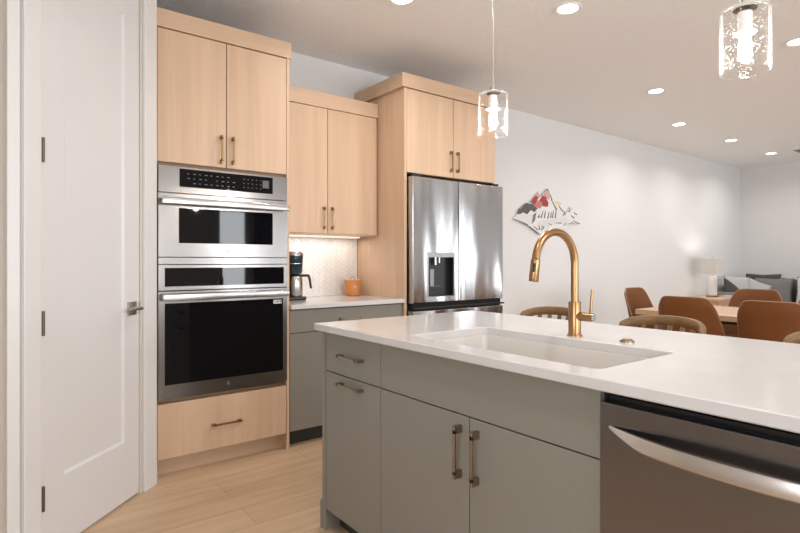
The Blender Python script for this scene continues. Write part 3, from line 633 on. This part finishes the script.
# ------------------------------------------------------------------ ceiling lights
CANP = 9
def can_proto():
    t = bpy.data.objects.new('ceiling_light', None); C.objects.link(t); ORG[t] = Vector((0, 0, 0))
    bm = bmesh.new(); lathe(bm, [(0.062, 0), (0.085, 0), (0.085, -0.004), (0.080, -0.008), (0.062, -0.004)], seg=40, close=True); obj('trim_ring', bm, M['trimw'], t, 40)
    bm = bmesh.new(); lathe(bm, [(0, -0.0005), (0.0618, -0.0005), (0.0618, -0.003), (0, -0.003)], seg=40); obj('lens', bm, M['can'], t, 40)
    return t
cans = [((2.87, 2.009), 'round recessed ceiling light above the island between the two pendants'),
        ((1.966, 2.542), 'recessed ceiling light cut by the top edge of the picture, above the fridge'),
        ((4.914, 2.485), 'recessed ceiling light, second from the pendant along the row towards the living area'),
        ((6.317, 2.926), 'recessed ceiling light, third from the pendant along the row towards the far wall'),
        ((7.701, 2.90), 'recessed ceiling light, second from the far wall'),
        ((9.104, 2.894), 'recessed ceiling light nearest the far wall, beside the air vent'),
        ((4.62, 1.30), 'recessed ceiling light at the right edge below the near pendant'),
        ((0.55, 0.9), 'added unseen ceiling light over the aisle beside the ovens, outside the picture'),  # from here on unseen lights, added to help light the room
        ((0.45, -1.2), 'added unseen ceiling light behind the camera'),
        ((2.9, -1.2), 'added unseen ceiling light over the near end of the island'),
        ((6.4, -0.8), 'added unseen ceiling light over the middle of the dining area')]
proto = can_proto()
for i, ((x, y), lab) in enumerate(cans):
    o = proto if i == 0 else copy_tree(proto)
    o.location = (x, y, H); o['label'] = lab; o['category'] = 'ceiling light'; o['group'] = 'recessed ceiling lights'
    l = area('downlight', (x, y, H-0.012), (0, 0, 0), 0.12, 0.12, CANP, (1, 0.965, 0.93) if x < 4 else (1, 0.975, 0.95), 'DISK', 150)
t = thing('ceiling_vent', 'small grey air vent in the ceiling near the far wall', 'vent', (9.2, 2.60, H))
obj('frame', B(9.05, 2.50, H-0.008, 9.35, 2.62, H-0.0005, b=0.002), M['trimw'], t)
bm = bmesh.new()
for k in range(6): bx(bm, 9.065, 2.512+k*0.017, H-0.011, 9.335, 2.520+k*0.017, H-0.0082)
obj('slats', bm, M['darksteel'], t)

# ------------------------------------------------------------------ mountain wall art
t = thing('wall_art', 'cut metal mountain range wall art with red and dark peaks', 'wall art', (4.9, 3.69, 1.46))
f_, A_ = 532.5, math.radians(37.5)
def wallpt(cx, cy, yv=3.685):
    """measured outline of the piece on the wall plane (cx, cy from a tracing of the art)"""
    px = 508+cx/10.25; py = 183+cy/10.25; u = (px-400)/f_
    dx = math.sin(A_)+math.cos(A_)*u; dy = math.cos(A_)-math.sin(A_)*u; D = yv/dy
    return (dx*D, 1.18+(261-py)/f_*D)
def plate(name, pts, y0, y1, m, parent):
    bm = bmesh.new(); P = [wallpt(*p) for p in pts]
    a = [bm.verts.new((x, y0, z)) for x, z in P]; c = [bm.verts.new((x, y1, z)) for x, z in P]; n = len(P)
    bm.faces.new(a); bm.faces.new(c)
    for k in range(n): bm.faces.new((a[k], a[(k+1) % n], c[(k+1) % n], c[k]))
    bm.normal_update()
    bmesh.ops.triangulate(bm, faces=[f for f in bm.faces if len(f.verts) > 4])
    return obj(name, bm, m, parent)
outline = [(50,365),(92,312),(105,258),(122,268),(150,225),(180,205),(215,215),(240,175),(270,130),(300,95),(325,130),(350,150),(356,105),(410,60),(435,72),(442,130),(465,200),(520,235),(560,290),(600,310),(628,238),(640,300),(663,258),(668,305),(708,325),(662,338),(672,380),(735,420),(660,410),(600,436),(618,460),(560,470),(540,510),(470,520),(400,560),(372,535),(300,515),(240,460),(195,430),(140,395)]
plate('backing_plate', outline, 3.688, 3.680, M['art_silver'], t)
plate('dark_peak', [(88,320),(105,262),(122,268),(150,225),(180,205),(215,215),(240,215),(295,262),(262,300),(232,272),(190,320),(150,300),(120,318)], 3.6795, 3.674, M['art_dark'], t)
plate('dark_strip', [(250,330),(285,300),(272,380),(240,420)], 3.6795, 3.676, mat('mid_grey_metal', (0.25, 0.25, 0.25), 0.4, 0.6), t)
plate('red_peak', [(225,195),(270,135),(300,140),(290,190),(262,225)], 3.6795, 3.672, M['art_red'], t)
plate('pink_peak', [(272,132),(300,95),(325,132),(310,160),(300,142)], 3.6795, 3.673, M['art_pink'], t)
plate('red_peak', [(315,180),(350,132),(372,140),(405,205),(398,245),(345,235),(352,205),(330,195)], 3.6795, 3.671, M['art_red'], t)
plate('pink_peak', [(255,240),(312,178),(352,205),(322,262),(290,250)], 3.6795, 3.673, mat('rose_metal', (0.55, 0.22, 0.22), 0.4, 0.4), t)
plate('pink_peak', [(362,112),(410,70),(428,120),(410,170),(378,145)], 3.6795, 3.673, M['art_pink'], t)
plate('sand_peak', [(468,205),(500,185),(548,212),(520,232)], 3.6875, 3.682, M['art_sand'], t)
plate('snow_field', [(60,362),(95,325),(150,318),(225,318),(250,345),(235,420),(190,415),(140,390)], 3.6795, 3.677, M['art_white'], t)
plate('snow_field', [(300,400),(400,375),(480,365),(580,350),(610,385),(600,415),(540,420),(450,425),(400,470),(330,480),(290,430)], 3.6795, 3.677, M['art_white'], t)
bm = bmesh.new()
def stroke(x0, y0, x1, y1, w=5, y=3.675):
    a = Vector((x0, y0)); b_ = Vector((x1, y1)); nrm = (b_-a).normalized(); nrm = Vector((-nrm.y, nrm.x))*w
    P = [wallpt(*(a+nrm*0.25)), wallpt(*(b_+nrm)), wallpt(*(b_-nrm)), wallpt(*(a-nrm*0.25))]
    q = [bm.verts.new((x, y, z)) for x, z in P]; r2 = [bm.verts.new((x, 3.6795, z)) for x, z in P]
    bm.faces.new(q)
    for k in range(4): bm.faces.new((q[k], q[(k+1) % 4], r2[(k+1) % 4], r2[k]))
for s_ in ((355,285,335,355),(378,285,368,360),(415,300,402,365),(440,300,430,355),(462,280,448,358),(488,272,480,360),(425,110,445,180),(445,180,492,275),(515,235,555,290),(560,285,585,325),(578,290,560,335),(300,355,325,345),(320,320,300,355),(310,430,318,480),(345,430,340,485),(362,435,355,470),(255,440,300,480),(60,370,200,430),(210,440,310,520),(400,412,440,430),(470,410,540,412),(560,440,590,415),(630,250,620,300),(665,300,700,325),(660,385,728,418),(610,420,660,405),(350,205,400,240),(160,240,190,280),(205,235,215,262),(330,120,352,112),(356,100,405,62),(640,330,672,360)):
    stroke(*s_)
obj('engraved_lines', bm, mat('grey_engraving', (0.20, 0.19, 0.18), 0.5, 0.5), t)

# ------------------------------------------------------------------ bar stools (local: x+ is the outward/back direction)
def stool():
    t = bpy.data.objects.new('bar_stool', None); C.objects.link(t); ORG[t] = Vector((0, 0, 0))
    bm = bmesh.new(); lathe(bm, [(0, 0.615), (0.16, 0.615), (0.195, 0.625), (0.20, 0.64), (0.19, 0.652), (0.12, 0.646), (0, 0.644)], seg=36)
    for v in bm.verts: v.co.x *= 1.0
    obj('seat', bm, M['oak'], t, 50)
    bm = bmesh.new(); arc = []
    def rail_pt(a): # a from -125..125 deg, 0 at back
        zz = 0.888-0.045*(abs(a)/1.5)**2.5
        return Vector((0.09+0.125*math.cos(a), 0.196*math.sin(a), zz))
    n = 30; rings = []
    for i in range(n+1):
        a = -1.5+3.0*i/n; p = rail_pt(a); o_ = Vector((math.cos(a), math.sin(a), 0)); hw = 0.014; hh = 0.013+0.011*math.cos(a/2.2)
        k = 0.6 if i in (0, n) else 1
        rings.append([bm.verts.new(p+o_*hw*k*c+Vector((0, 0, hh*k*s))) for c, s in ((-1, -0.7), (-0.7, -1), (0.7, -1), (1, -0.7), (1, 0.7), (0.7, 1), (-0.7, 1), (-1, 0.7))])
    for a, c in zip(rings, rings[1:]):
        for k in range(8): bm.faces.new((a[k], a[(k+1) % 8], c[(k+1) % 8], c[k]))
    bm.faces.new(rings[0]); bm.faces.new(rings[-1]); obj('top_rail', bm, M['oak'], t, 50)
    for i in range(9):
        a = -1.32+2.64*i/8; p = rail_pt(a); bm = bmesh.new()
        q = Vector((0.03+0.13*math.cos(a), 0.165*math.sin(a), 0.647)); tp = p-Vector((0, 0, 0.018))
        tube(bm, [q, q.lerp(tp, 0.5), tp], [0.009, 0.014, 0.011], 10); obj('spindle', bm, M['oak'], t, 50)
    for sx in (-1, 1):
        for sy in (-1, 1):
            bm = bmesh.new(); tube(bm, [(sx*0.12, sy*0.12, 0.616), (sx*0.165, sy*0.165, 0.3), (sx*0.205, sy*0.205, 0.0)], [0.018, 0.017, 0.012], 12); obj('leg', bm, M['oak'], t, 50)
    bm = bmesh.new(); q = 0.182
    for a, c in (((-q, -q), (q, -q)), ((q, -q), (q, q)), ((q, q), (-q, q)), ((-q, q), (-q, -q))): tube(bm, [(*a, 0.19), (*c, 0.19)], 0.010, 10)
    obj('footrest', bm, M['oak'], t, 50)
    return t
st = stool(); st.location = (2.42, 1.262, 0); tag(st, 'curved-back wooden spindle stool behind the worktop, right of the faucet in the middle', 'bar stool', 'wooden stools at the island')
for y, lab in ((1.90, 'curved-back wooden spindle stool seen just left of the faucet, nearest the fridge'), (0.555, 'curved-back wooden spindle stool at the right edge, nearest the camera')):
    dup(st, (2.42, y, 0), 0, lab)

# ------------------------------------------------------------------ dining table and chairs
t = thing('dining_table', 'light oak rectangular dining table surrounded by tan leather chairs', 'table', (5.05, 1.57, 0))
obj('tabletop', B(4.57, 0.62, 0.705, 5.53, 2.50, 0.75, b=0.004), M['tabletop'], t)
obj('apron', B(4.80, 0.9, 0.66, 5.30, 2.25, 0.7045), M['darkwood'], t)
for y in (1.0, 2.12):
    bm = bmesh.new(); bx(bm, 4.72, y-0.045, 0, 5.38, y+0.045, 0.05, 0.006); bx(bm, 4.95, y-0.05, 0.05, 5.15, y+0.05, 0.66, 0.006)
    obj('trestle', bm, M['darkwood'], t)
def chair():
    """local: faces +x, back at -x"""
    t = bpy.data.objects.new('dining_chair', None); C.objects.link(t); ORG[t] = Vector((0, 0, 0))
    nu, nv = 20, 12
    def sp(u, v, off):
        hw = 0.212+0.05*(1-v)**1.3                       # wider towards the seat
        e_ = (1-abs(u)**5)**0.2 if abs(u) < 1 else 0
        # rounded top corners
        z = 0.43+v*(0.47)
        zt = 0.0
        if v > 0.72: k = (v-0.72)/0.28; hw *= (1-0.10*k**3)
        wrap = 0.13*(1-v)**1.2+0.05
        x = -0.235-0.07*v+wrap*abs(u)**2.6+off*(1)
        yy = hw*u
        z = 0.43+v*(0.475-0.05*abs(u)**9)
        return Vector((x, yy, z))
    bm = bmesh.new(); G = {}
    for s, off in ((0, -0.017), (1, 0.017)):
        for i in range(nu+1):
            for j in range(nv+1):
                u = -1+2*i/nu; v = j/nv
                ed = min(1, min(1-abs(u), 1-v if v > 0.5 else 1)*14)
                G[s, i, j] = bm.verts.new(sp(u, v, off*(0.35+0.65*ed)))
    for s in (0, 1):
        for i in range(nu):
            for j in range(nv): bm.faces.new((G[s,i,j], G[s,i+1,j], G[s,i+1,j+1], G[s,i,j+1]))
    for i in range(nu):
        for j in (0, nv): bm.faces.new((G[0,i,j], G[0,i+1,j], G[1,i+1,j], G[1,i,j]))
    for j in range(nv):
        for i in (0, nu): bm.faces.new((G[0,i,j], G[0,i,j+1], G[1,i,j+1], G[1,i,j]))
    obj('backrest', bm, M['leather'], t, 60)
    bm = bmesh.new(); P = [sp(-1, j/nv, 0) for j in range(0, nv+1)]+[sp(-1+2*i/nu, 1, 0) for i in range(1, nu)]+[sp(1, j/nv, 0) for j in range(nv, -1, -1)]
    tube(bm, [p+Vector((0, 0.003*(1 if p.y > 0 else -1), 0.002)) for p in P], 0.0045, 6); obj('piping', bm, M['piping'], t, 60)
    bm = bmesh.new(); bx(bm, -0.225, -0.235, 0.40, 0.235, 0.235, 0.475, 0.03, 4); obj('seat', bm, M['leather'], t, 50)
    for sx in (-1, 1):
        for sy in (-1, 1):
            bm = bmesh.new(); tube(bm, [(sx*0.17, sy*0.17, 0.41), (sx*0.22, sy*0.21, 0.0)], [0.016, 0.010], 10); obj('leg', bm, M['darkwood'], t, 50)
    return t
ch = chair(); ch.location = (4.46, 1.90, 0); tag(ch, 'tan leather dining chair seen from behind, left one of the near side of the table', 'dining chair', 'tan leather chairs round the dining table')
dup(ch, (4.44, 1.325, 0), 0, 'tan leather dining chair seen from behind, right one and closest to the camera')
dup(ch, (5.16, 2.56, 0), -PI/2, 'tan leather chair at the left head of the dining table, by the long white wall')
dup(ch, (5.52, 1.955, 0), PI, 'tan leather chair on the far side of the table, below the grey cushions')
dup(ch, (5.52, 1.40, 0), PI, 'tan leather chair on the far side of the table, cut by the right edge')

# ------------------------------------------------------------------ living corner
t = thing('side_table', 'wooden side table by the long wall carrying the white lamp', 'side table', (8.42, 3.40, 0))
obj('tabletop', B(8.05, 3.16, 0.615, 8.85, 3.66, 0.65, b=0.004), M['tabletop'], t)
obj('apron', B(8.10, 3.20, 0.53, 8.80, 3.62, 0.6145), M['tabletop'], t)
for x in (8.12, 8.78):
    for y in (3.22, 3.60): obj('leg', B(x-0.02, y-0.02, 0, x+0.02, y+0.02, 0.5295, b=0.003), M['tabletop'], t)
lx, ly = 8.43, 3.42
t = thing('table_lamp', 'white table lamp with rectangular linen shade on the side table', 'lamp', (lx, ly, 0.65))
obj('base', B(lx-0.085, ly-0.055, 0.6505, lx+0.085, ly+0.055, 0.672, b=0.003), M['brass'], t)
obj('column', B(lx-0.062, ly-0.04, 0.673, lx+0.062, ly+0.04, 0.95, b=0.006), M['ceramic'], t)
bm = bmesh.new(); tube(bm, [(lx, ly, 0.951), (lx, ly, 1.235)], 0.006, 10); tube(bm, [(lx, ly, 1.236), (lx, ly, 1.25)], 0.012, 10); obj('pole', bm, M['nickel'], t, 40)
bm = bmesh.new(); hw, hd, z0, z1 = 0.155, 0.10, 0.975, 1.222
for q in ((lx-hw, ly-hd, z0, lx+hw, ly-hd+0.004, z1), (lx-hw, ly+hd-0.004, z0, lx+hw, ly+hd, z1), (lx-hw, ly-hd+0.004, z0, lx-hw+0.004, ly+hd-0.004, z1), (lx+hw-0.004, ly-hd+0.004, z0, lx+hw, ly+hd-0.004, z1)): bx(bm, *q)
sh = obj('lamp_shade', bm, M['shade'], t)
bm = bmesh.new()
for z in (z0-0.002, z1-0.006):
    for q in ((lx-hw-0.002, ly-hd-0.002, z, lx+hw+0.002, ly-hd-0.0005, z+0.012), (lx-hw-0.002, ly-hd, z, lx-hw-0.0005, ly+hd, z+0.012), (lx+hw+0.0005, ly-hd, z, lx+hw+0.002, ly+hd, z+0.012)): bx(bm, *q)
obj('shade_trim', bm, M['shade_trim'], sh)
bm = bmesh.new(); lathe(bm, [(0, 1.03), (0.025, 1.05), (0.03, 1.075), (0.015, 1.11), (0, 1.112)], (lx, ly, 0), 16); obj('bulb', bm, glow('lamp_bulb', (1, 0.93, 0.84), 3), t, 60)
l = bpy.data.lights.new('lamp_light', 'POINT'); l.energy = 5.0; l.color = (1, 0.93, 0.85); l.shadow_soft_size = 0.03
o = bpy.data.objects.new('lamp_light', l); C.objects.link(o); o.location = (lx, ly, 1.14)
t = thing('book', 'thin pale book lying on the side table beside the lamp', 'book', (8.66, 3.3, 0.65))
obj('pages', B(8.575, 3.225, 0.6535, 8.745, 3.355, 0.668), M['p_white'], t)
bm = bmesh.new(); bx(bm, 8.57, 3.22, 0.6505, 8.75, 3.36, 0.6532); bx(bm, 8.57, 3.22, 0.6683, 8.75, 3.36, 0.671); obj('cover', bm, M['p_light'], t)
# sectional sofa
t = thing('sectional_sofa', 'grey fabric corner sofa under the far wall piled with cushions', 'sofa', (9.7, 2.5, 0))
bm = bmesh.new(); bx(bm, 9.25, 0.6, 0.10, 10.12, 3.62, 0.30, 0.02, 3); bx(bm, 8.92, 2.75, 0.10, 9.2495, 3.62, 0.30, 0.02, 3); obj('base', bm, M['sofa'], t, 40)
obj('backrest', B(9.98, 0.62, 0.30, 10.17, 3.60, 0.80, b=0.05, seg=4), M['sofa'], t, 50)
obj('backrest', B(9.06, 3.52, 0.30, 9.975, 3.67, 0.80, b=0.05, seg=4), M['sofa'], t, 50)
obj('arm', B(8.88, 2.75, 0.30, 9.055, 3.62, 0.70, b=0.06, seg=4), M['sofa'], t, 50)
for y0_, y1_ in ((0.64, 1.58), (1.59, 2.60), (2.61, 3.51)): obj('seat_cushion', B(9.07 if y0_ > 2.6 else 9.22, y0_, 0.305, 9.975, y1_, 0.46, b=0.04, seg=4), M['sofa'], t, 50)
for x, y in ((8.98, 2.85), (8.98, 3.5), (10.0, 0.75), (10.0, 3.5), (9.35, 0.75)): obj('foot', B(x-0.025, y-0.025, 0, x+0.025, y+0.025, 0.0995), M['darkwood'], t)
def cushion(x, y, z, w_, h_, th, rotz, lean, roll, m, label, m2=None):
    """pillow: local x is its width, local y its thickness, z its height"""
    n = 16; bm = bmesh.new(); G = {}
    for s in (-1, 1):
        for i in range(n+1):
            for j in range(n+1):
                u = -1+2*i/n; v = -1+2*j/n
                k = max(0, (1-u*u)*(1-v*v))**0.42
                pin = 1-0.07*(1-abs(u*v))*max(abs(u), abs(v))
                if s == 1 and (i in (0, n) or j in (0, n)): G[s, i, j] = G[-1, i, j]
                else: G[s, i, j] = bm.verts.new((u*w_/2*pin, s*th/2*k, v*h_/2*pin))
    for s in (-1, 1):
        for i in range(n):
            for j in range(n): bm.faces.new((G[s,i,j], G[s,i+1,j], G[s,i+1,j+1], G[s,i,j+1]))
    c = Vector((x, y, z)); Mx = Matrix.Rotation(rotz, 4, 'Z') @ Matrix.Rotation(lean, 4, 'X') @ Matrix.Rotation(roll, 4, 'Y')
    if m2: bmesh.ops.bisect_plane(bm, geom=bm.verts[:]+bm.edges[:]+bm.faces[:], plane_co=(0.0223, 0, 0), plane_no=(0.8, 0, 1.0))
    bm.transform(Mx); mn = min(v.co.z for v in bm.verts)
    o = obj('cushion', bm, m, None, 'all')
    o.location = (x, y, z-mn); tag(o, label, 'cushion', 'cushions on the corner sofa')
    if m2: o.data.materials.append(m2); 
    if m2:
        for p in o.data.polygons:
            c_ = Mx.inverted() @ p.center
            if c_.x*0.8+c_.z > 0.0178: p.material_index = 1
    return o
CZ = 0.475
cushion(9.15, 3.37, CZ, 0.40, 0.46, 0.13, math.radians(-38), math.radians(-10), math.radians(7), M['p_dark'], 'charcoal cushion with pale grey diagonal upper half, nearest the lamp', M['p_light'])
cushion(9.37, 3.20, CZ, 0.34, 0.36, 0.11, math.radians(-66), math.radians(-14), math.radians(24), M['p_light'], 'small pale grey cushion propped between the dark one and the large grey one')
cushion(9.89, 3.26, CZ, 0.50, 0.50, 0.12, math.radians(-90), math.radians(-6), 0, M['p_dark'], 'dark cushion standing behind the large grey cushion')
cushion(9.68, 3.06, CZ, 0.54, 0.45, 0.15, math.radians(-84), math.radians(-14), 0, M['p_gray'], 'large plain grey-green cushion in the middle of the sofa')
cushion(9.88, 2.80, CZ, 0.40, 0.44, 0.14, math.radians(-90), math.radians(-8), 0, M['p_dark'], 'dark cushion right of the large grey cushion')
cushion(9.66, 2.53, CZ, 0.42, 0.48, 0.15, math.radians(-88), math.radians(-14), 0, M['p_white'], 'white cushion at the right edge of the picture')

# ------------------------------------------------------------------ curtain by the patio door and ground outside
def curtain(x0, x1, label):
    t = thing('curtain', label, 'curtain', (x0, Y0+0.1, 0), 'curtains beside the patio door')
    bm = bmesh.new(); n = 60; fr_ = []
    for i in range(n+1):
        x = x0+(x1-x0)*i/n; y = Y0+0.10+0.03*math.sin(i*0.9); fr_.append([bm.verts.new((x, y+d, z)) for d, z in ((0, 0.02), (0, 2.30), (0.004, 2.30), (0.004, 0.02))])
    for a, c in zip(fr_, fr_[1:]):
        for k in range(4): bm.faces.new((a[k], a[(k+1) % 4], c[(k+1) % 4], c[k]))
    bm.faces.new(fr_[0]); bm.faces.new(fr_[-1]); obj('drape', bm, M['curtain'], t, 60)
    bm = bmesh.new(); tube(bm, [(x0-0.05, Y0+0.10, 2.33), (x1+0.05, Y0+0.10, 2.33)], 0.012, 10); obj('rod', bm, M['darksteel'], t, 50)
curtain(3.92, 4.55, 'dark blue-grey drape hanging right of the patio door')
g_ = struct('ground_outside', B(-12, -22, -0.25, 20, Y0-0.35, -0.12), M['snow'])
